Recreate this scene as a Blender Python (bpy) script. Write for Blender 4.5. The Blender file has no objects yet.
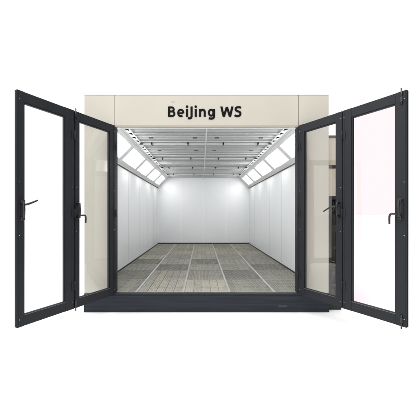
import bpy, bmesh, math, random
from mathutils import Vector, Matrix
R = math.radians
random.seed(7)
scene = bpy.context.scene
COL = scene.collection

# ------------------------------------------------------------------ materials
def new_mat(name):
    m = bpy.data.materials.new(name); m.use_nodes = True
    return m, m.node_tree.nodes, m.node_tree.links, m.node_tree.nodes['Principled BSDF']

def surf(name, col, rough=0.5, metal=0.0, spec=0.5, var=0.06, scale=(6, 6, 6), coat=0.0, bump=0.0, bscale=60,
         rvar=0.1, dirt=None, dirt_scale=3.0, dirt_lo=0.55, dirt_hi=0.75):
    m, n, l, p = new_mat(name)
    tc = n.new('ShaderNodeTexCoord'); mp = n.new('ShaderNodeMapping')
    mp.inputs['Scale'].default_value = scale
    l.new(tc.outputs['Object'], mp.inputs['Vector'])
    nz = n.new('ShaderNodeTexNoise'); nz.inputs['Scale'].default_value = 1.0; nz.inputs['Detail'].default_value = 6
    l.new(mp.outputs['Vector'], nz.inputs['Vector'])
    rp = n.new('ShaderNodeValToRGB')
    rp.color_ramp.elements[0].position = 0.3; rp.color_ramp.elements[1].position = 0.7
    rp.color_ramp.elements[0].color = tuple(c*(1-var) for c in col)+(1,)
    rp.color_ramp.elements[1].color = tuple(min(1, c*(1+var)) for c in col)+(1,)
    l.new(nz.outputs['Fac'], rp.inputs['Fac'])
    out = rp.outputs['Color']
    if dirt:
        n2 = n.new('ShaderNodeTexNoise'); n2.inputs['Scale'].default_value = dirt_scale; n2.inputs['Detail'].default_value = 8
        l.new(tc.outputs['Object'], n2.inputs['Vector'])
        mr = n.new('ShaderNodeMapRange'); mr.inputs['From Min'].default_value = dirt_lo; mr.inputs['From Max'].default_value = dirt_hi
        l.new(n2.outputs['Fac'], mr.inputs['Value'])
        mx = n.new('ShaderNodeMix'); mx.data_type = 'RGBA'
        l.new(mr.outputs['Result'], mx.inputs['Factor']); l.new(out, mx.inputs['A']); mx.inputs['B'].default_value = tuple(dirt)+(1,)
        out = mx.outputs['Result']
    l.new(out, p.inputs['Base Color'])
    mr = n.new('ShaderNodeMapRange')
    mr.inputs['To Min'].default_value = max(0.02, rough-rvar); mr.inputs['To Max'].default_value = min(1, rough+rvar)
    l.new(nz.outputs['Fac'], mr.inputs['Value']); l.new(mr.outputs['Result'], p.inputs['Roughness'])
    p.inputs['Metallic'].default_value = metal
    p.inputs['Specular IOR Level'].default_value = spec
    p.inputs['Coat Weight'].default_value = coat
    p.inputs['Coat Roughness'].default_value = 0.12
    if bump:
        nb = n.new('ShaderNodeTexNoise'); nb.inputs['Scale'].default_value = bscale; nb.inputs['Detail'].default_value = 4
        l.new(tc.outputs['Object'], nb.inputs['Vector'])
        bp = n.new('ShaderNodeBump'); bp.inputs['Strength'].default_value = bump; bp.inputs['Distance'].default_value = 0.01
        l.new(nb.outputs['Fac'], bp.inputs['Height']); l.new(bp.outputs['Normal'], p.inputs['Normal'])
    return m

def glass_mat(name, tint, f0):
    m, n, l, p = new_mat(name)
    n.remove(p)
    out = [x for x in n if x.type == 'OUTPUT_MATERIAL'][0]
    tr = n.new('ShaderNodeBsdfTransparent'); tr.inputs['Color'].default_value = tuple(tint)+(1,)
    gl = n.new('ShaderNodeBsdfGlossy'); gl.inputs['Roughness'].default_value = 0.02
    tc = n.new('ShaderNodeTexCoord')
    nb = n.new('ShaderNodeTexNoise'); nb.inputs['Scale'].default_value = 1.6; nb.inputs['Detail'].default_value = 1
    l.new(tc.outputs['Object'], nb.inputs['Vector'])
    bp = n.new('ShaderNodeBump'); bp.inputs['Strength'].default_value = 0.08; bp.inputs['Distance'].default_value = 0.02
    l.new(nb.outputs['Fac'], bp.inputs['Height']); l.new(bp.outputs['Normal'], gl.inputs['Normal'])
    # Schlick reflectance of the two faces of a pane, the same from either side
    ge = n.new('ShaderNodeNewGeometry'); dt = n.new('ShaderNodeVectorMath'); dt.operation = 'DOT_PRODUCT'
    l.new(ge.outputs['Incoming'], dt.inputs[0]); l.new(ge.outputs['Normal'], dt.inputs[1])
    def mt(op, a, b=0.0):
        q = n.new('ShaderNodeMath'); q.operation = op
        for k, v in enumerate((a, b)):
            if isinstance(v, (int, float)): q.inputs[k].default_value = v
            else: l.new(v, q.inputs[k])
        return q.outputs[0]
    fres = mt('ADD', mt('MULTIPLY', mt('POWER', mt('SUBTRACT', 1.0, mt('ABSOLUTE', dt.outputs['Value'])), 5.0), 1-f0), f0)
    mx = n.new('ShaderNodeMixShader')
    l.new(fres, mx.inputs['Fac']); l.new(tr.outputs['BSDF'], mx.inputs[1]); l.new(gl.outputs['BSDF'], mx.inputs[2])
    l.new(mx.outputs['Shader'], out.inputs['Surface'])
    return m

def emit_mat(name, col, strength):
    m, n, l, p = new_mat(name)
    p.inputs['Base Color'].default_value = (0.9, 0.9, 0.9, 1)
    p.inputs['Emission Color'].default_value = tuple(col)+(1,)
    p.inputs['Emission Strength'].default_value = strength
    return m

M = {}
M['ground'] = surf('white_floor', (0.93, 0.93, 0.93), 0.9, spec=0.1, var=0.01, scale=(2, 2, 2))
M['beige'] = surf('beige_coated_steel', (0.495, 0.469, 0.404), 0.38, spec=0.4, var=0.025, scale=(1.2, 1.2, 0.5), coat=0.12, bump=0.03, bscale=9)
M['beige_trim'] = surf('beige_trim', (0.40, 0.375, 0.315), 0.4, var=0.03)
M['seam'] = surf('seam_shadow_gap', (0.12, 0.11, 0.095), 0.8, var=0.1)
M['white'] = surf('white_panel_steel', (0.79, 0.805, 0.82), 0.30, spec=0.45, var=0.015, scale=(1.3, 1.3, 0.5), coat=0.14, rvar=0.02)
M["white_trim"] = surf("white_trim", (0.82, 0.83, 0.835), 0.35, var=0.03)
M['slate'] = surf('slate_coated_steel', (0.020, 0.0245, 0.033), 0.42, spec=0.18, var=0.28, scale=(1.2, 40, 46), rvar=0.08)
M['slate_dark'] = surf('threshold_rubber', (0.016, 0.019, 0.024), 0.6, spec=0.25, var=0.2)
M['frame'] = surf('anthracite_aluminium', (0.0165, 0.0185, 0.0215), 0.45, spec=0.16, var=0.07, scale=(10, 10, 1.5), bump=0.02, bscale=220)
M['gasket'] = surf('black_gasket', (0.006, 0.006, 0.007), 0.6, spec=0.2, var=0.1)
M['bead'] = surf('grey_glazing_bead', (0.075, 0.082, 0.09), 0.4, spec=0.4, var=0.05)
M['black'] = surf('black_hardware', (0.007, 0.007, 0.008), 0.33, spec=0.5, var=0.1)
M['steel'] = surf('bright_screw_steel', (0.6, 0.6, 0.6), 0.3, metal=1.0, var=0.05)
M['letter'] = surf('black_letter_vinyl', (0.005, 0.005, 0.005), 0.6, spec=0.08, var=0.05)
M['glass'] = glass_mat('clear_glass', (0.985, 0.985, 0.985), 0.07)
M['glass_pink'] = glass_mat('pink_reflection_tint_glass', (0.985, 0.842, 0.866), 0.04)  # pinkish reflection put into the tint of this pane
M['lamp'] = emit_mat('lamp_diffuser', (1.0, 0.995, 0.985), 1.0)
def fade_ends(m, full, ends):
    """emission shaped to fade towards both ends, sparing the back wall corners"""
    n, l, p = m.node_tree.nodes, m.node_tree.links, m.node_tree.nodes['Principled BSDF']
    tc = n.new('ShaderNodeTexCoord'); sp = n.new('ShaderNodeSeparateXYZ'); l.new(tc.outputs['Generated'], sp.inputs['Vector'])
    a = n.new('ShaderNodeMath'); a.operation = 'SUBTRACT'; a.inputs[1].default_value = 0.5; l.new(sp.outputs['Y'], a.inputs[0])
    b = n.new('ShaderNodeMath'); b.operation = 'ABSOLUTE'; l.new(a.outputs[0], b.inputs[0])
    r = n.new('ShaderNodeMapRange'); r.interpolation_type = 'SMOOTHSTEP'
    r.inputs['From Min'].default_value = 0.0; r.inputs['From Max'].default_value = 0.37
    r.inputs['To Min'].default_value = full; r.inputs['To Max'].default_value = ends
    l.new(b.outputs[0], r.inputs['Value']); l.new(r.outputs['Result'], p.inputs['Emission Strength'])
fade_ends(M['lamp'], 23.0, 1.05)  # fade added so the end lamps do not burn out the back wall
M['galv'] = surf('galvanised_steel', (0.50, 0.505, 0.50), 0.38, metal=0.55, var=0.12, scale=(9, 9, 9), rvar=0.12)
M['galv_rail'] = surf('galvanised_floor_rail', (0.36, 0.37, 0.37), 0.5, metal=0.2, var=0.12, scale=(14, 5, 9), dirt=(0.2, 0.19, 0.17), dirt_scale=7)
M['rib'] = surf('pale_rib_steel', (0.62, 0.63, 0.635), 0.5, metal=0.0, var=0.05)
M['filter'] = surf('ceiling_filter_cloth', (0.43, 0.44, 0.445), 0.9, spec=0.1, var=0.12, scale=(0.8, 14, 5), bump=0.15, bscale=120)
M['cavity'] = surf('dark_cavity', (0.012, 0.012, 0.013), 0.8, spec=0.1, var=0.1)
M['skirting'] = surf('black_skirting', (0.012, 0.012, 0.014), 0.5, var=0.1)
M['cab_dark'] = surf('dark_steel_rack', (0.022, 0.021, 0.018), 0.5, spec=0.35, var=0.3, scale=(14, 14, 14))
M['cab_grey'] = surf('grimy_motor_paint', (0.085, 0.083, 0.075), 0.5, spec=0.35, var=0.3, scale=(12, 12, 12), dirt=(0.02, 0.02, 0.018), dirt_scale=12, dirt_lo=0.45, dirt_hi=0.6)
M['cab_panel'] = surf('cabinet_beige', (0.50, 0.45, 0.365), 0.45, spec=0.35, var=0.05, scale=(3, 3, 1), dirt=(0.36, 0.32, 0.26), dirt_scale=5)
BAR_L = surf('pale_grating_steel', (0.33, 0.318, 0.265), 0.6, metal=0.0, var=0.16, scale=(9, 30, 9), dirt=(0.25, 0.24, 0.20), dirt_scale=8, dirt_lo=0.48, dirt_hi=0.7)
BAR_M = surf('worn_grating_steel', (0.315, 0.31, 0.275), 0.6, var=0.16, scale=(9, 30, 9), dirt=(0.22, 0.215, 0.19), dirt_scale=8, dirt_lo=0.48, dirt_hi=0.7)
BAR_D = surf('sooty_grating_steel', (0.26, 0.256, 0.23), 0.6, metal=0.0, var=0.22, scale=(9, 30, 9), dirt=(0.15, 0.147, 0.13), dirt_scale=8, dirt_lo=0.45, dirt_hi=0.7)
def mat_strips(name, c):
    """filter mat lying in five strips of slightly different soiling"""
    m = surf(name, c, 0.95, spec=0.05, var=0.14, scale=(22, 9, 22), dirt=tuple(x*0.66 for x in c), dirt_scale=4, dirt_lo=0.5, dirt_hi=0.75)
    n, l, p = m.node_tree.nodes, m.node_tree.links, m.node_tree.nodes['Principled BSDF']
    old = p.inputs['Base Color'].links[0].from_socket
    tc = n.new('ShaderNodeTexCoord'); sp = n.new('ShaderNodeSeparateXYZ'); l.new(tc.outputs['Object'], sp.inputs['Vector'])
    a = n.new('ShaderNodeMath'); a.operation = 'MULTIPLY'; a.inputs[1].default_value = 6.67; l.new(sp.outputs['X'], a.inputs[0])
    b = n.new('ShaderNodeMath'); b.operation = 'ADD'; b.inputs[1].default_value = 0.5; l.new(a.outputs[0], b.inputs[0])
    f = n.new('ShaderNodeMath'); f.operation = 'FLOOR'; l.new(b.outputs[0], f.inputs[0])
    oi = n.new('ShaderNodeObjectInfo'); cb = n.new('ShaderNodeCombineXYZ')
    l.new(f.outputs[0], cb.inputs['X']); l.new(oi.outputs['Random'], cb.inputs['Y'])
    wn = n.new('ShaderNodeTexWhiteNoise'); wn.noise_dimensions = '3D'; l.new(cb.outputs['Vector'], wn.inputs['Vector'])
    hs = n.new('ShaderNodeHueSaturation'); l.new(old, hs.inputs['Color'])
    v = n.new('ShaderNodeMapRange'); v.inputs['To Min'].default_value = 0.86; v.inputs['To Max'].default_value = 1.14; l.new(wn.outputs['Value'], v.inputs['Value']); l.new(v.outputs['Result'], hs.inputs['Value'])
    v2 = n.new('ShaderNodeMapRange'); v2.inputs['To Min'].default_value = 0.6; v2.inputs['To Max'].default_value = 1.25; l.new(wn.outputs['Value'], v2.inputs['Value']); l.new(v2.outputs['Result'], hs.inputs['Saturation'])
    l.new(hs.outputs['Color'], p.inputs['Base Color'])
    return m
MATS_ = [mat_strips('pit_filter_'+k, c) for k, c in (('pale', (0.325, 0.314, 0.272)), ('tan', (0.30, 0.289, 0.247)), ('grey', (0.222, 0.219, 0.19)), ('dark', (0.168, 0.167, 0.149)))]

# ------------------------------------------------------------------ mesh helpers
class MB:
    def __init__(self): self.bm = bmesh.new()
    def box(self, x0, x1, y0, y1, z0, z1, mi=0, bev=0.0):
        b = bmesh.new()
        bmesh.ops.create_cube(b, size=1.0, matrix=Matrix.Translation(((x0+x1)/2, (y0+y1)/2, (z0+z1)/2)) @ Matrix.Diagonal((abs(x1-x0), abs(y1-y0), abs(z1-z0), 1)))
        if bev: bmesh.ops.bevel(b, geom=list(b.edges), offset=bev, segments=2, profile=0.6, affect='EDGES')
        return self._take(b, mi)
    def cyl(self, p0, p1, r, n=14, mi=0, r2=None):
        p0, p1 = Vector(p0), Vector(p1); d = p1-p0
        b = bmesh.new()
        mat = Matrix.Translation((p0+p1)/2) @ d.to_track_quat('Z', 'Y').to_matrix().to_4x4()
        bmesh.ops.create_cone(b, cap_ends=True, segments=n, radius1=r, radius2=r if r2 is None else r2, depth=d.length, matrix=mat)
        return self._take(b, mi, smooth=True)
    def path(self, pts, r, n=10, mi=0):
        """tube along points, radius scalar or list"""
        pts = [Vector(p) for p in pts]; rs = r if isinstance(r, (list, tuple)) else [r]*len(pts)
        b = bmesh.new(); rings = []
        up = None
        for i, p in enumerate(pts):
            t = (pts[min(i+1, len(pts)-1)]-pts[max(i-1, 0)]).normalized()
            if up is None: up = t.orthogonal().normalized()
            up = (up-t*up.dot(t)).normalized(); sd = t.cross(up)
            rings.append([b.verts.new(p+rs[i]*(math.cos(2*math.pi*k/n)*up+math.sin(2*math.pi*k/n)*sd)) for k in range(n)])
        for a, c in zip(rings, rings[1:]):
            for k in range(n): b.faces.new((a[k], a[(k+1) % n], c[(k+1) % n], c[k]))
        b.faces.new(rings[0][::-1]); b.faces.new(rings[-1])
        return self._take(b, mi, smooth=True)
    def prism(self, pts, off, mi=0):
        """closed polygon (3-D points) swept by off"""
        b = bmesh.new(); off = Vector(off)
        a = [b.verts.new(p) for p in pts]; c = [b.verts.new(Vector(p)+off) for p in pts]
        b.faces.new(a); b.faces.new(c[::-1])
        for i in range(len(a)):
            j = (i+1) % len(a); b.faces.new((a[j], a[i], c[i], c[j]))
        bmesh.ops.recalc_face_normals(b, faces=b.faces)
        return self._take(b, mi)
    def face(self, pts, mi=0):
        f = self.bm.faces.new([self.bm.verts.new(p) for p in pts]); f.material_index = mi
    def _take(self, b, mi, smooth=False):
        for f in b.faces:
            f.material_index = mi
            f.smooth = smooth and len(f.verts) == 4
        me = bpy.data.meshes.new('tmp'); b.to_mesh(me); b.free()
        self.bm.from_mesh(me); bpy.data.meshes.remove(me)
        return self
    def build(self, name, mats, parent=None, loc=None, rot=None, recalc=False):
        if recalc: bmesh.ops.recalc_face_normals(self.bm, faces=self.bm.faces)
        me = bpy.data.meshes.new(name); self.bm.to_mesh(me); self.bm.free()
        for m in (mats if isinstance(mats, (list, tuple)) else [mats]): me.materials.append(m)
        o = bpy.data.objects.new(name, me); COL.objects.link(o)
        if parent: o.parent = parent
        if loc: o.location = loc
        if rot: o.rotation_euler = rot
        return o

def empty(name, loc, label, cat, group=None):
    o = bpy.data.objects.new(name, None); COL.objects.link(o); o.location = loc
    o['label'] = label; o['category'] = cat
    if group: o['group'] = group
    return o

# ------------------------------------------------------------------ measured dimensions (metres); x=0 on the optical axis, y=0 the booth front
XL, XR = -1.921, 2.085          # outside faces
WL, WR = -1.860, 2.040          # inner wall faces
JL, JR = -1.417, 1.580          # door jambs
ZB, ZT = 0.312, 3.553           # base top, fascia top
ZF = 3.036                      # underside of the fascia
ZC = 3.150                      # ceiling filter
ZS = 2.743                      # top of walls, foot of the slanted light strip
SL = 0.41                       # slant run
YB = 6.95                       # inner back wall
CX = (WL+WR)/2

# ------------------------------------------------------------------ ground
g = MB(); g.face([(-300, -300, 0), (300, -300, 0), (300, 300, 0), (-300, 300, 0)])
g = g.build('ground', M['ground']); g['kind'] = 'structure'

# ------------------------------------------------------------------ booth
booth = empty('spray_booth', (0, 0, 0), 'beige spray paint booth with brightly lit white interior and four glazed folding doors open', 'spray booth')

# base plinth
b = MB()
b.box(XL, XR, -0.018, YB+0.07, 0.003, ZB-0.034, bev=0.004)
base = b.build('base', M['slate'], booth)
b = MB(); b.box(XL, XR, -0.016, 0.05, ZB-0.033, ZB-0.006, bev=0.003)
b.build('threshold', M['slate_dark'], booth)
b = MB(); b.box(1.25, 1.40, -0.0205, -0.0182, 0.085, 0.125, bev=0.0008)
b.build('cover_plate', surf('scuffed_slate', (0.026, 0.030, 0.039), 0.5, var=0.25, scale=(20, 20, 40)), base)

# front panels and fascia (beige), 5 mm gaps between panels over a dark backing
b = MB(); b.box(XL, JL-0.009, 0.0, 0.055, ZB-0.002, ZT, bev=0.004); b.build('corner_panel', M['beige'], booth)
b = MB(); b.box(JR+0.012, XR, 0.0, 0.055, ZB-0.002, ZT, bev=0.004); b.build('corner_panel', M['beige'], booth)
b = MB(); b.box(JL-0.004, JR+0.006, 0.0, 0.055, ZF+0.022, ZT, bev=0.004)
fascia = b.build('fascia', M['beige'], booth)
b = MB(); b.box(JL-0.004, JR+0.006, -0.006, 0.058, ZF, ZF+0.020, bev=0.003); b.build('fascia_trim', M['beige_trim'], fascia)
b = MB(); b.box(XL, XR, -0.002, 0.075, ZT+0.001, ZT+0.011, bev=0.002); b.build('roof_trim', M['beige_trim'], booth)
b = MB()
b.box(JL-0.05, JL+0.0, 0.057, 0.075, ZB, ZT-0.002); b.build('joint_backing', M['seam'], booth)
b = MB(); b.box(JR-0.0, JR+0.06, 0.057, 0.075, ZB, ZT-0.002); b.build('joint_backing', M['seam'], booth)
# inner jamb linings
b = MB()
b.box(JL-0.008, JL+0.004, 0.002, 0.12, ZB, ZF-0.002, bev=0.002); b.build('door_jamb', M['frame'], booth)
b = MB()
b.box(JR-0.004, JR+0.011, 0.002, 0.12, ZB, ZF-0.002, bev=0.002); b.build('door_jamb', M['frame'], booth)
# inside lining of the front wall
b = MB()
b.box(WL+0.001, JL-0.009, 0.08, 0.12, ZB, ZC+0.1); b.box(JR+0.012, WR-0.001, 0.08, 0.12, ZB, ZC+0.1)
b.box(JL-0.008, JR+0.011, 0.08, 0.12, ZF+0.001, ZC+0.1)
b.build('front_wall_lining', M['white'], booth)

# side and back walls: sandwich panels, thin aluminium joint strips
M['joint'] = surf('panel_joint', (0.55, 0.56, 0.57), 0.5, var=0.05)
for x_in, x_out, sg in ((WL, XL, 1), (WR, XR, -1)):
    b = MB(); b.box(min(x_in, x_out), max(x_in, x_out), 0.122, YB+0.05, ZB+0.002, ZT-0.06, 0, bev=0.003)
    wl = b.build('side_wall', M['white'], booth)
    for i in range(1, 6):
        yj = 0.122+i*(YB-0.122)/6
        b = MB(); b.box(min(x_in+sg*0.0004, x_in+sg*0.002), max(x_in+sg*0.0004, x_in+sg*0.002), yj-0.009, yj+0.009, ZB+0.05, ZS-0.055)
        b.build('joint_strip', M['joint'], wl)
b = MB(); b.box(WL+0.0005, WR-0.0005, YB, YB+0.048, ZB+0.002, ZT-0.06, 0)
b.build('back_wall', M['white'], booth); n = 4; w = (WR-WL)/n
# cover strips over the joints of the back wall
for i in range(1, n):
    b = MB(); b.box(WL+i*w-0.022, WL+i*w+0.022, YB-0.004, YB-0.0005, ZB+0.06, ZC-0.01, bev=0.001)
    b.build('cover_strip', M['white_trim'], booth)
# roof
b = MB(); b.box(XL+0.002, XR-0.002, 0.078, YB+0.05, ZT-0.055, ZT-0.005); b.build('roof', M['beige_trim'], booth)
# skirting
b = MB(); b.box(WL+0.0005, WL+0.014, 0.13, YB-0.016, ZB+0.0, ZB+0.030); b.build('skirting', M['skirting'], booth)
b = MB(); b.box(WR-0.014, WR-0.0005, 0.13, YB-0.016, ZB+0.0, ZB+0.030); b.build('skirting', M['skirting'], booth)
b = MB(); b.box(WL+0.0005, WR-0.0005, YB-0.015, YB-0.0005, ZB+0.0, ZB+0.050); b.build('skirting', M['skirting'], booth)
# corner mouldings at the back
for x, s in ((WL, 1), (WR, -1)):
    b = MB(); b.prism([(x+s*0.001, YB-0.0045, ZB+0.08), (x+s*0.03, YB-0.0045, ZB+0.08), (x+s*0.001, YB-0.032, ZB+0.08)], (0, 0, ZS-ZB-0.1))
    b.build('corner_moulding', M['white_trim'], booth)

# slanted lamp strips
def slant(side):
    s = 1 if side < 0 else -1
    xw = WL if side < 0 else WR
    p0 = Vector((xw+s*0.002, 0, ZS)); p1 = Vector((xw+s*SL, 0, ZC))
    u = (p1-p0).normalized(); L = (p1-p0).length
    nrm = Vector((s*(p1.z-p0.z), 0, -abs(p1.x-p0.x))).normalized()       # into the room
    def P(a, y, h): return p0+u*a+nrm*h+Vector((0, y, 0))
    def slab(mb, a0, a1, y0, y1, h0, h1, mi=0):
        mb.prism([P(a0, y0, h0), P(a1, y0, h0), P(a1, y0, h1), P(a0, y0, h1)], (0, y1-y0, 0), mi)
    b = MB(); slab(b, 0.0, L, 0.13, YB-0.001, -0.03, 0.0); b.build('lamp_strip', M['white_trim'], booth)
    # wall head profile and dark strip with a groove's shade put into its colour
    b = MB(); b.box(min(xw+s*0.0005, xw+s*0.03), max(xw+s*0.0005, xw+s*0.03), 0.13, YB-0.001, ZS-0.035, ZS-0.004, bev=0.003); b.build('wall_head_rail', M['galv'], booth)
    b = MB(); b.box(min(xw+s*0.0005, xw+s*0.012), max(xw+s*0.0005, xw+s*0.012), 0.13, YB-0.001, ZS-0.052, ZS-0.036); b.build('groove_shade_strip', M['seam'], booth)
    pitch = 1.345; y0 = 0.06
    for i in range(5):
        ya, yb = y0+i*pitch+0.105, y0+(i+1)*pitch-(0.13 if i == 4 else 0.02)
        a0, a1 = 0.075, L-0.065
        f = MB()
        fw = 0.032
        slab(f, a0, a0+fw, ya, yb, 0.001, 0.018); slab(f, a1-fw, a1, ya, yb, 0.001, 0.018)
        slab(f, a0+fw, a1-fw, ya, ya+fw, 0.001, 0.018); slab(f, a0+fw, a1-fw, yb-fw, yb, 0.001, 0.018)
        fo = f.build('lamp_fixture', M['white_trim'], booth)
        d = MB(); slab(d, a0+fw+0.001, a1-fw-0.001, ya+fw+0.001, yb-fw-0.001, 0.002, 0.009)
        d.build('diffuser', M['lamp'], fo)
slant(-1); slant(1)

# ceiling: filter cloth, perforated side rails, ribs, rods, clips
xa, xb = WL+SL, WR-SL
ceil_b = MB()
nst = 46
for i in range(nst):                               # gently pleated cloth, pleats across the booth
    y0, y1 = 0.125+(YB-0.126)*i/nst, 0.125+(YB-0.126)*(i+1)/nst
    z0, z1 = ZC+(0.018 if i % 2 else 0.0), ZC+(0.0 if i % 2 else 0.018)
    ceil_b.face([(xa+0.15, y0, z0), (xb-0.15, y0, z0), (xb-0.15, y1, z1), (xa+0.15, y1, z1)])
ceil_b.build('ceiling_filter', M['filter'], booth)
for s, x0 in ((1, xa), (-1, xb)):
    b = MB()
    def bx(a, c, y0, y1, z0, z1, mi=0, bev=0): b.box(min(x0+s*a, x0+s*c), max(x0+s*a, x0+s*c), y0, y1, z0, z1, mi, bev)
    bx(-0.02, 0.012, 0.125, YB-0.001, ZC-0.002, ZC+0.02, 0)
    bx(0.013, 0.025, 0.125, YB-0.001, ZC-0.016, ZC+0.02, 0, 0.002)
    bx(0.139, 0.152, 0.125, YB-0.001, ZC-0.016, ZC+0.06, 0, 0.002)
    # perforated plate with triangular openings, dark cavity above
    n = 27; y = 0.13; w = (YB-0.005-y)/n; z = ZC-0.004
    for i in range(n):
        ya, yb = y+i*w, y+(i+1)*w
        rect = [(x0+s*0.026, ya, z), (x0+s*0.138, ya, z), (x0+s*0.138, yb, z), (x0+s*0.026, yb, z)]
        ym = (ya+yb)/2
        q = [(x0+s*0.045, ym-0.040, z), (x0+s*0.126, ym-0.075, z), (x0+s*0.114, ym+0.070, z), (x0+s*0.085, ym+0.012, z)]
        for k in range(4):
            b.face([rect[k], rect[(k+1) % 4], q[(k+1) % 4], q[k]])
    bx(0.026, 0.138, 0.13, YB-0.005, ZC+0.03, ZC+0.04, 1)
    b.build('perforated_rail', [M['white_trim'], M['cavity']], booth)
CLIPX = (-1.07, -0.29, 0.47, 1.215)
ribs_y = (1.38, 2.90, 4.36, 5.80)
for y in ribs_y:
    b = MB(); b.box(xa+0.12, xb-0.12, y-0.017, y+0.017, ZC-0.045, ZC-0.017, bev=0.004)
    rib = b.build('ceiling_rib', M['rib'], booth)
    for x in (xa+0.155, xb-0.155):
        c = MB(); c.box(x-0.03, x+0.03, y-0.05, y-0.023, ZC-0.05, ZC-0.012, bev=0.004)
        c.build('end_bracket', M['cab_grey'], rib)
    for x in CLIPX:
        c = MB()
        for dy in (-0.046, 0.046):
            c.box(x-0.016, x+0.016, y+dy-0.011, y+dy+0.011, ZC-0.043, ZC-0.006, bev=0.005)
        c.box(x-0.012, x+0.012, y-0.05, y+0.05, ZC-0.0545, ZC-0.046, bev=0.002)
        c.build('clip', M['cab_dark'], rib)
y = 0.30
while y < YB-0.1:
    if min(abs(y-r) for r in ribs_y) > 0.12:
        b = MB(); b.cyl((xa+0.15, y, ZC-0.008), (xb-0.15, y, ZC-0.008), 0.006, 8); b.build('support_rod', M['rib'], booth)
    y += 0.19
for y in (0.72,):
    b = MB(); b.box(xa+0.15, xb-0.15, y-0.011, y+0.011, ZC-0.03, ZC-0.0165, bev=0.003); b.build('cross_bar', M['galv'], booth)
for yv in (0.99, 2.05):
    for x in (-1.02, -0.13, 0.31, 1.2):
        b = MB(); b.box(x-0.045, x+0.045, yv-0.006, yv+0.006, ZC-0.024, ZC-0.002, bev=0.003); b.build('filter_clamp', M['cab_grey'], booth)
b = MB(); b.box(CX-0.013, CX+0.013, 0.125, YB-0.002, ZC-0.066, ZC-0.056, bev=0.003)
b.box(CX-0.004, CX+0.004, 0.125, YB-0.002, ZC-0.0555, ZC-0.046)
b.build('centre_bar', M['rib'], booth)

# interior pit floor and floor rails
b = MB(); b.box(WL+0.001, WR-0.001, 0.056, YB-0.001, ZB-0.033, ZB-0.030); b.build('pit_floor', M['cavity'], booth)
EDGE = [WL+0.016, -1.085, -0.300, 0.463, 1.210, WR-0.016]
for x in EDGE[1:-1]:
    b = MB(); b.box(x-0.014, x+0.014, 0.06, YB-0.018, ZB-0.029, ZB+0.004, bev=0.002); b.build('floor_rail', M['galv_rail'], booth)

# lettering on the fascia: bold sans strokes
PX = lambda px: (px-201.5)/61.0
PZ = lambda py: 1.615+(213.5-py)/61.0
def smooth2(pts, k=6):
    out = []
    for i in range(len(pts)-1):
        a, b_, c, d = pts[max(i-1, 0)], pts[i], pts[i+1], pts[min(i+2, len(pts)-1)]
        for q in range(k):
            t = q/k
            out.append(tuple(0.5*((2*b_[j])+(c[j]-a[j])*t+(2*a[j]-5*b_[j]+4*c[j]-d[j])*t*t+(3*b_[j]-a[j]-3*c[j]+d[j])*t**3) for j in (0, 1)))
    return out+[pts[-1]]
def ell(cx, cy, rx, ry, a0, a1, n=28):
    return [(cx+rx*math.cos(R(a0+(a1-a0)*i/n)), cy-ry*math.sin(R(a0+(a1-a0)*i/n))) for i in range(n+1)]
lb = bmesh.new(); depth_k = [0]
def solid(polys, closed_quads=True):
    depth_k[0] += 1
    yb, yf = -0.0006, -0.0050-0.00012*(depth_k[0] % 5)
    for poly in polys:
        a = [lb.verts.new((PX(x), yf, PZ(y))) for x, y in poly]; c = [lb.verts.new((PX(x), yb, PZ(y))) for x, y in poly]
        lb.faces.new(a); lb.faces.new(c[::-1])
        for i in range(len(a)): lb.faces.new((a[i], c[i], c[(i+1) % len(a)], a[(i+1) % len(a)]))
def ribbon(pts, w=1.95, closed=False):
    depth_k[0] += 1
    yb, yf = -0.0006, -0.0050-0.00012*(depth_k[0] % 5)
    n = len(pts); rows = []
    for i in range(n):
        p = pts[i-1] if (i or closed) else pts[0]; q = pts[(i+1) % n] if (i < n-1 or closed) else pts[-1]
        dx, dy = q[0]-p[0], q[1]-p[1]; L = math.hypot(dx, dy); nx, ny = -dy/L*w/2, dx/L*w/2
        x, y = pts[i]
        rows.append([lb.verts.new((PX(x+sx*nx), yv, PZ(y+sx*ny))) for sx, yv in ((1, yf), (-1, yf), (-1, yb), (1, yb))])
    for i in range(n if closed else n-1):
        a, c = rows[i], rows[(i+1) % n]
        for k in range(4): lb.faces.new((a[k], a[(k+1) % 4], c[(k+1) % 4], c[k]))
    if not closed:
        lb.faces.new(rows[0]); lb.faces.new(rows[-1][::-1])
ribbon([(169.15, 106.6), (169.15, 116.9)], 2.2)                                              # B
ribbon([(169.2, 107.48), (171.6, 107.48)]+ell(171.7, 109.5, 2.0, 2.02, 85, -85, 14)+[(171.6, 111.52), (169.2, 111.52)], 2.0)
ribbon([(169.2, 111.5), (172.0, 111.5)]+ell(172.1, 113.76, 2.3, 2.26, 85, -85, 14)+[(172.0, 116.02), (169.2, 116.02)], 2.0)
ribbon([(178.3, 113.15), (183.4, 113.15)], 1.55)                                             # e
ribbon(ell(180.75, 113.0, 2.62, 3.2, -3, 308), 2.0)
for xi in (187.05, 195.75):                                                                  # i, i
    ribbon([(xi, 109.1), (xi, 116.9)], 2.2); solid([ell(xi, 106.7, 1.28, 1.28, 0, 350, 20)])
ribbon([(191.55, 106.6), (191.55, 112)]+smooth2([(191.55, 114), (191.55, 116.3), (191.1, 117.6), (190.2, 118.25), (189.0, 118.35), (187.9, 118.1)]), 2.17)   # J
ribbon([(200.05, 109.1), (200.05, 116.9)], 2.2)                                              # n
ribbon(smooth2([(200.1, 112.0), (200.8, 110.7), (202.3, 109.9), (203.8, 110.25), (204.65, 111.5), (204.75, 113.2)])+[(204.75, 116.9)], 2.17)
ribbon(ell(211.1, 112.75, 2.3, 2.95, 0, 350, 34), 1.98, True)                                 # g
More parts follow.
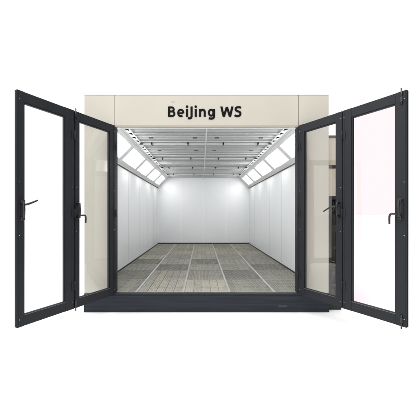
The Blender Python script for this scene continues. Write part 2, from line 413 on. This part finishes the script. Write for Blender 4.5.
ribbon([(214.0, 109.1), (214.0, 114)]+smooth2([(214.0, 115.5), (213.9, 117.0), (213.1, 118.2), (211.6, 118.65), (210.2, 118.6), (208.8, 118.15)]), 2.17)
W_ = [(221.35, 106.6), (223.75, 116.9), (226.85, 106.9), (229.95, 116.9), (232.35, 106.6)]   # W
for (xa_, ya_), (xb_, yb_) in zip(W_, W_[1:]):
    solid([[(xa_-1.13, ya_), (xa_+1.13, ya_), (xb_+1.13, yb_), (xb_-1.13, yb_)]])
ribbon(smooth2([(240.9, 108.0), (239.8, 107.4), (238.2, 107.25), (236.6, 107.6), (235.65, 108.55), (235.7, 109.8), (236.6, 110.8), (238.2, 111.5), (239.8, 112.2), (240.4, 113.6), (240.0, 115.1), (238.7, 115.95), (237.1, 116.1), (235.6, 115.8), (234.6, 115.2)], 4), 2.08)   # S
bmesh.ops.recalc_face_normals(lb, faces=lb.faces)
me = bpy.data.meshes.new('lettering'); lb.to_mesh(me); lb.free(); me.materials.append(M['letter'])
lo = bpy.data.objects.new('lettering', me); COL.objects.link(lo); lo.parent = fascia

b = MB(); b.box(PX(171.0), PX(174.6), -0.0035, -0.0006, PZ(102.2), PZ(101.3), bev=0.001); b.build('fixing_plate', M['beige_trim'], fascia)

# ------------------------------------------------------------------ doors
ZD0, ZD1 = 0.296, 3.043
T = 0.055
def leaf(hinge, ang, s0, s1, side, st_far, st_near, glass):
    """one leaf; local x runs from the jamb outwards, local y*side is the room side of the closed door"""
    L = s1-s0
    d = Vector((math.cos(ang), math.sin(ang), 0))
    loc = Vector((hinge[0], hinge[1], 0))+d*s0
    def yy(a, c): return (min(-side*a, -side*c), max(-side*a, -side*c))     # depth below the room face
    rail = 0.122
    b = MB()
    def bx(x0, x1, a, c, z0, z1, mi=0, bev=0.003):
        y0, y1 = yy(a, c); b.box(x0, x1, y0, y1, z0, z1, mi, bev)
    bx(0.003, st_far, 0, T, ZD0, ZD1); bx(L-st_near, L-0.003, 0, T, ZD0, ZD1)
    bx(st_far+0.0005, L-st_near-0.0005, 0.0015, T-0.001, ZD1-rail, ZD1-0.0015); bx(st_far+0.0005, L-st_near-0.0005, 0.0015, T-0.001, ZD0+0.0015, ZD0+rail)
    # raised cover profiles on the stiles
    bx(0.016, 0.034, -0.004, 0.001, ZD0+0.004, ZD1-0.004, 0, 0.0015)
    bx(L-0.034, L-0.016, -0.004, 0.001, ZD0+0.004, ZD1-0.004, 0, 0.0015)
    # dark weather seal along both edges
    bx(-0.002, 0.0035, 0.018, 0.034, ZD0+0.01, ZD1-0.01, 1, 0); bx(L-0.0035, L+0.002, 0.018, 0.034, ZD0+0.01, ZD1-0.01, 1, 0)
    door = b.build('door', [M['frame'], M['gasket']], booth, loc, (0, 0, ang))
    # glazing bead
    gx0, gx1, gz0, gz1 = st_far, L-st_near, ZD0+rail, ZD1-rail
    b = MB()
    bw = 0.013
    for (x0, x1, z0, z1) in ((gx0+0.001, gx0+bw, gz0+0.001, gz1-0.001), (gx1-bw, gx1-0.001, gz0+0.001, gz1-0.001), (gx0+bw+0.0005, gx1-bw-0.0005, gz0+0.001, gz0+bw), (gx0+bw+0.0005, gx1-bw-0.0005, gz1-bw, gz1-0.001)):
        y0, y1 = yy(0.010, 0.045); b.box(x0, x1, y0, y1, z0, z1, 0, 0.002)
    b.build('glazing_bead', M['frame'], door)
    b = MB()
    y0, y1 = yy(0.0005, 0.0095); b.box(gx0+0.001, gx1-0.001, y0, y1, gz0+0.001, gz0+0.008, 0, 0.001)
    b.build('sill_bead', M['bead'], door)
    b = MB(); yg = -side*0.027
    b.face([(gx0+bw, yg, gz0+bw), (gx1-bw, yg, gz0+bw), (gx1-bw, yg, gz1-bw), (gx0+bw, yg, gz1-bw)])
    o = b.build('glass_pane', glass, door)
    # screws on the stiles
    for x in (0.025, L-0.025):
        for z in (ZD0+0.09, 1.36, 1.98, ZD1-0.10):
            c = MB(); c.cyl((x, side*0.0035, z), (x, side*0.0055, z), 0.0042, 10); c.build('screw', M['steel'], door)
    return door, L

def bolts(door, x, side, top=0.045, bot=0.03):
    for z0, z1 in ((ZD1-0.16, ZD1+top), (ZD0-bot, ZD0+0.14)):
        b = MB(); b.cyl((x, side*0.010, z0), (x, side*0.010, z1), 0.008, 10)
        zc = (ZD1-0.10) if z1 > 2 else (ZD0+0.08)
        b.box(x-0.014, x+0.014, min(side*0.0045, side*0.02), max(side*0.0045, side*0.02), zc-0.03, zc+0.03, 0, 0.003)
        b.build('flush_bolt', M['black'], door)

def handle(door, x, side, z0, z1):
    b = MB()
    def bx(xa_, xb_, a, c, za, zb, bev=0.003): b.box(xa_, xb_, min(side*a, side*c), max(side*a, side*c), za, zb, 0, bev)
    bx(x-0.024, x+0.024, 0.0045, 0.012, z0-0.014, z1+0.014, 0.003)
    bx(x-0.018, x+0.018, 0.0125, 0.055, z0-0.006, z0+0.030, 0.006)
    bx(x-0.018, x+0.018, 0.0125, 0.055, z1-0.030, z1+0.006, 0.006)
    b.path([(x, side*0.05, z0+0.012), (x, side*0.062, z0+0.03), (x, side*0.066, (z0+z1)/2), (x, side*0.062, z1-0.03), (x, side*0.05, z1-0.012)], 0.011, 10)
    return b.build('handle', M['black'], door)

def lever(door, pts, side, r=None):
    b = MB()
    pts = [Vector((p[0], side*p[1], p[2])) for p in pts]
    # smooth the path
    sm = []
    for i in range(len(pts)-1):
        for k in range(4):
            t = k/4; p_1 = pts[max(i-1, 0)]; p0 = pts[i]; p1 = pts[i+1]; p2 = pts[min(i+2, len(pts)-1)]
            sm.append(0.5*((2*p0)+(p1-p_1)*t+(2*p_1-5*p0+4*p1-p2)*t*t+(3*p0-p_1-3*p1+p2)*t**3))
    sm.append(pts[-1])
    n = len(sm); rr = [0.0125-0.003*abs(2*i/(n-1)-0.9) for i in range(n)]
    b.path(sm, rr, 10)
    return b.build('lever', M['black'], door)

def hinges(door, side, x=0.0):
    for z in (0.62, 1.62, 2.70):
        b = MB(); b.cyl((x, side*0.014, z-0.06), (x, side*0.014, z+0.06), 0.011, 12)
        b.box(x+0.004, x+0.042, min(side*0.0042, side*0.007), max(side*0.0042, side*0.007), z-0.055, z+0.055, 0, 0.001)
        b.build('hinge', M['frame'], door)

HL, HR = (-1.400, -0.03), (1.570, -0.03)
AL, AR = R(180+60.3), R(360-57.6)
S1, S2 = 0.728, 1.455
dl1, L1 = leaf(HL, AL, 0.004, S1, 1, 0.110, 0.072, M['glass'])
dl2, L2 = leaf(HL, AL, S1+0.003, S2-0.004, 1, 0.130, 0.076, M['glass'])
dr1, L3 = leaf(HR, AR, 0.004, S1, -1, 0.112, 0.088, M['glass'])
dr2, L4 = leaf(HR, AR, S1+0.003, S2+0.026, -1, 0.122, 0.112, M['glass_pink'])
hinges(dl2, 1); hinges(dr2, -1); hinges(dl1, 1); hinges(dr1, -1)
bolts(dl1, L1-0.012, 1, 0.03, 0.03); bolts(dr2, L4-0.050, -1, 0.034, 0.022)
handle(dl2, L2-0.048, 1, 1.545, 1.765)
lever(dl2, [(L2-0.050, 0.045, 1.715), (L2-0.075, 0.075, 1.722), (L2-0.12, 0.085, 1.742), (L2-0.185, 0.085, 1.772)], 1)
handle(dl1, L1-0.040, 1, 1.555, 1.755)
lever(dl1, [(L1-0.045, 0.05, 1.585), (L1-0.095, 0.075, 1.590), (L1-0.118, 0.08, 1.565), (L1-0.118, 0.08, 1.48)], 1)
handle(dr1, L3-0.045, -1, 1.565, 1.775)
lever(dr1, [(L3-0.055, 0.045, 1.715), (L3-0.09, 0.07, 1.712), (L3-0.15, 0.085, 1.69), (L3-0.225, 0.085, 1.645)], -1)
handle(dr2, L4-0.058, -1, 1.555, 1.780)
lever(dr2, [(L4-0.065, 0.05, 1.600), (L4-0.115, 0.075, 1.612), (L4-0.140, 0.085, 1.590), (L4-0.142, 0.085, 1.49)], -1)

# ------------------------------------------------------------------ floor gratings (each lifts out)
ROWS = [0.062, 0.87, 1.745, 2.45, 3.22, 4.05, 4.86, 5.62, YB-0.018]
TONE = ['1002', '10']
tone = [[2, 0, 0, 2, 2],
        [3, 1, 2, 3, 2],
        [2, 3, 1, 2, 3],
        [3, 1, 3, 1, 2],
        [1, 2, 1, 2, 2],
        [2, 1, 1, 1, 1],
        [1, 2, 1, 1, 2],
        [1, 1, 1, 2, 1]]
M['strip_bar'] = surf('dark_strip_bar', (0.13, 0.125, 0.108), 0.6, spec=0.2, var=0.3, scale=(12, 12, 12))
DESC = ['pale beige', 'tan', 'grey', 'sooty dark grey']
COLS_ = ['beside the left wall', 'left of the middle column', 'in the middle column', 'right of the middle column', 'beside the right wall']
ORD = ['front', 'second', 'third', 'fourth', 'fifth', 'sixth', 'seventh', 'rearmost']
for r in range(8):
    for c in range(5):
        x0 = EDGE[c]+(0.016 if c else 0.0); x1 = EDGE[c+1]-(0.016 if c < 4 else 0.0)
        y0, y1 = ROWS[r]+0.003, ROWS[r+1]-0.003
        t = tone[r][c]; cx, cy = (x0+x1)/2, (y0+y1)/2
        row = {0: 'at the doorway', 7: 'at the back wall'}.get(r, '%s from the doorway' % ORD[r])
        gr = empty('floor_grating', (cx, cy, ZB), '%s floor grating %s, %s' % (DESC[t], row, COLS_[c]), 'floor grating', 'steel gratings laid over the booth floor')
        hx, hy = (x1-x0)/2, (y1-y0)/2
        bar = BAR_L if t < 2 else (BAR_M if t == 2 else BAR_D)
        b = MB(); fw = 0.007; zt = -0.001-random.random()*0.002
        b.box(-hx, -hx+fw, -hy, hy, -0.026, zt); b.box(hx-fw, hx, -hy, hy, -0.026, zt)
        b.box(-hx+fw, hx-fw, -hy, -hy+fw*1.6, -0.026, zt); b.box(-hx+fw, hx-fw, hy-fw*1.6, hy, -0.026, zt)
        b.build('rim', bar, gr)
        b = MB(); n = 6 if t > 1 else 5
        sw = (2*hx-2*fw)/n
        for k in range(1, n):                           # deeper bars dividing the grating into strips
            xx = -hx+fw+k*sw
            b.box(xx-0.0032, xx+0.0032, -hy+0.0115, hy-0.0115, -0.026, zt-0.0005, 1 if t in (0, 1) else 0)
        m_ = 3
        for k in range(n):
            for q in range(1, m_+1):
                xx = -hx+fw+(k+q/(m_+1))*sw
                b.box(xx-0.0018, xx+0.0018, -hy+0.0115, hy-0.0115, -0.022, zt-0.002)
        nn = int((2*hy)/0.095)
        for k in range(1, nn):
            yy_ = -hy+k*2*hy/nn
            b.box(-hx+fw, hx-fw, yy_-0.003, yy_+0.003, -0.016, zt-0.005)
        b.build('bars', [bar, M['strip_bar']], gr)
        b = MB(); b.box(-hx+fw+0.001, hx-fw-0.001, -hy+0.012, hy-0.012, -0.0285, -0.0090)
        b.build('filter_mat', MATS_[t], gr)

# ------------------------------------------------------------------ narrow machinery rack against the right outer side
cab = empty('machinery_rack', (2.215, 0.55, 0), 'narrow dark steel rack with beige duct panels beside the booth, seen through a door pane', 'machinery rack')
cx0, cx1, cy0, cy1 = 2.118-2.215, 2.335-2.215, 0.10-0.55, 1.0-0.55
b = MB()
pw = 0.066
for x in (cx0, cx1-pw):
    for y in (cy0, cy1-pw):
        b.box(x, x+pw, y, y+pw, 0.092, 1.86, bev=0.003)
for z, zh in ((0.40, 0.04), (0.73, 0.035), (1.02, 0.05), (1.305, 0.115)):
    b.box(cx0+pw, cx1-pw, cy0+0.002, cy0+pw-0.002, z, z+zh, bev=0.003)
    b.box(cx0+pw, cx1-pw, cy1-pw+0.002, cy1-0.002, z, z+zh, bev=0.003)
b.build('frame', M['cab_dark'], cab)
b = MB(); b.box(cx0-0.004, cx1+0.004, cy0-0.004, cy1+0.004, 0.002, 0.09, bev=0.004); b.build('plinth', M['cab_dark'], cab)
for z0, z1 in ((1.905, 2.372), (2.425, 2.885)):
    b = MB(); b.box(cx0, cx1, cy0+0.004, cy1-0.004, z0, z1, bev=0.004); b.build('duct_panel', M['cab_panel'], cab)
for z0, z1 in ((1.862, 1.904), (2.373, 2.424), (2.886, 2.925)):
    b = MB(); b.box(cx0-0.002, cx1+0.002, cy0-0.004, cy1+0.004, z0, z1, bev=0.003); b.build('flange', M['cab_dark'], cab)
b = MB(); b.box(cx1-0.012, cx1-0.001, cy0+pw+0.002, cy1-pw-0.002, 0.77, 1.855); b.build('side_panel', M['cab_panel'], cab)
b = MB(); b.box(cx0+0.01, cx1-0.014, cy1-0.09, cy1-0.068, 0.092, 0.765); b.build('back_panel', M['cab_dark'], cab)
b = MB(); b.box(cx1-0.012, cx1-0.001, cy0+pw+0.002, cy1-pw-0.002, 0.092, 0.765); b.build('side_panel', M['cab_dark'], cab)
b = MB()
b.cyl((0.0, cy0+0.06, 0.30), (0.0, cy0+0.42, 0.30), 0.095, 20)
for k in range(12):
    b.cyl((0.0, cy0+0.10+k*0.024, 0.30), (0.0, cy0+0.108+k*0.024, 0.30), 0.107, 20)
b.box(-0.07, 0.07, cy0+0.1, cy0+0.36, 0.092, 0.21, bev=0.004)
b.cyl((0.0, cy0+0.03, 0.30), (0.0, cy0+0.06, 0.30), 0.05, 16)
b.build('motor', M['cab_grey'], cab)
b = MB()
b.cyl((-0.03, cy0+0.12, 1.61), (-0.03, cy0+0.12, 1.855), 0.032, 14); b.cyl((0.05, cy0+0.10, 1.61), (0.05, cy0+0.10, 1.855), 0.022, 14)
b.path([(-0.03, cy0+0.08, 1.70), (0.01, cy0+0.05, 1.66), (0.05, cy0+0.05, 1.74), (0.08, cy0+0.08, 1.80)], 0.012, 10)
b.box(-0.06, 0.0, cy0+0.05, cy0+0.2, 1.615, 1.67, bev=0.005)
b.build('pipework', M['cab_grey'], cab)
b = MB(); b.box(-0.07, 0.075, cy0+0.05, cy0+0.3, 0.445, 0.725, bev=0.008); b.cyl((0.0, cy0+0.03, 0.60), (0.0, cy0+0.06, 0.60), 0.045, 16)
b.build('valve_box', M['cab_grey'], cab)

# ------------------------------------------------------------------ light
world = bpy.data.worlds.new('World'); scene.world = world; world.use_nodes = True
n, l = world.node_tree.nodes, world.node_tree.links
bg = n['Background']
tc = n.new('ShaderNodeTexCoord'); sp = n.new('ShaderNodeSeparateXYZ'); l.new(tc.outputs['Generated'], sp.inputs['Vector'])
def ss(sock, lo, hi):
    m = n.new('ShaderNodeMapRange'); m.interpolation_type = 'SMOOTHSTEP'
    m.inputs['From Min'].default_value = lo; m.inputs['From Max'].default_value = hi
    l.new(sock, m.inputs['Value']); return m.outputs['Result']
def mth(op, a, b):
    m = n.new('ShaderNodeMath'); m.operation = op
    for k, v in enumerate((a, b)):
        if isinstance(v, (int, float)): m.inputs[k].default_value = v
        else: l.new(v, m.inputs[k])
    return m.outputs[0]
side = mth('ADD', 0.03, mth('MULTIPLY', ss(mth('MULTIPLY', sp.outputs['X'], -1.0), -0.2, 0.9), 1.65))
front = ss(sp.outputs['Y'], 0.30, 0.72); up = ss(sp.outputs['Z'], 0.62, 0.80)
# white backdrop ahead; glow added overhead and on the left, dim right and behind
st = mth('ADD', mth('ADD', mth('MULTIPLY', front, mth('SUBTRACT', 1.10, side)), side), mth('MULTIPLY', mth('MULTIPLY', up, mth('SUBTRACT', 1.0, front)), 1.45))
bg.inputs['Color'].default_value = (1, 1, 1, 1); l.new(st, bg.inputs['Strength'])

def area(name, loc, target, sx, sy, power, col=(1, 1, 1)):
    d = bpy.data.lights.new(name, 'AREA'); d.shape = 'RECTANGLE'; d.size = sx; d.size_y = sy; d.energy = power; d.color = col
    o = bpy.data.objects.new(name, d); COL.objects.link(o); o.location = loc
    o.rotation_euler = (Vector(target)-Vector(loc)).to_track_quat('-Z', 'Y').to_euler()
    return o
area('added_overhead_fill', (0, -2.2, 7.5), (0, -2.2, 0), 14, 7, 620)  # unseen lamp added overhead so the ground burns out to white
area('key_softbox', (-4.5, -7.0, 4.2), (0.8, 0, 1.6), 4, 3, 75, (1.0, 0.985, 0.96))

# ------------------------------------------------------------------ camera
cam = bpy.data.cameras.new('camera'); co = bpy.data.objects.new('camera', cam); COL.objects.link(co)
co.location = (0, -262/61.0, 1.615); co.rotation_euler = (R(90), 0, 0)
cam.sensor_width = 36; cam.lens = 262/416*36
cam.shift_x = (208-201.5)/416; cam.shift_y = (213.5-208)/416
cam.clip_end = 1500
scene.camera = co
scene.view_settings.view_transform = 'Standard'; scene.view_settings.look = 'None'
scene.view_settings.exposure = 0; scene.view_settings.gamma = 1
scene.cycles.max_bounces = 10; scene.cycles.transparent_max_bounces = 12
scene.cycles.use_denoising = True
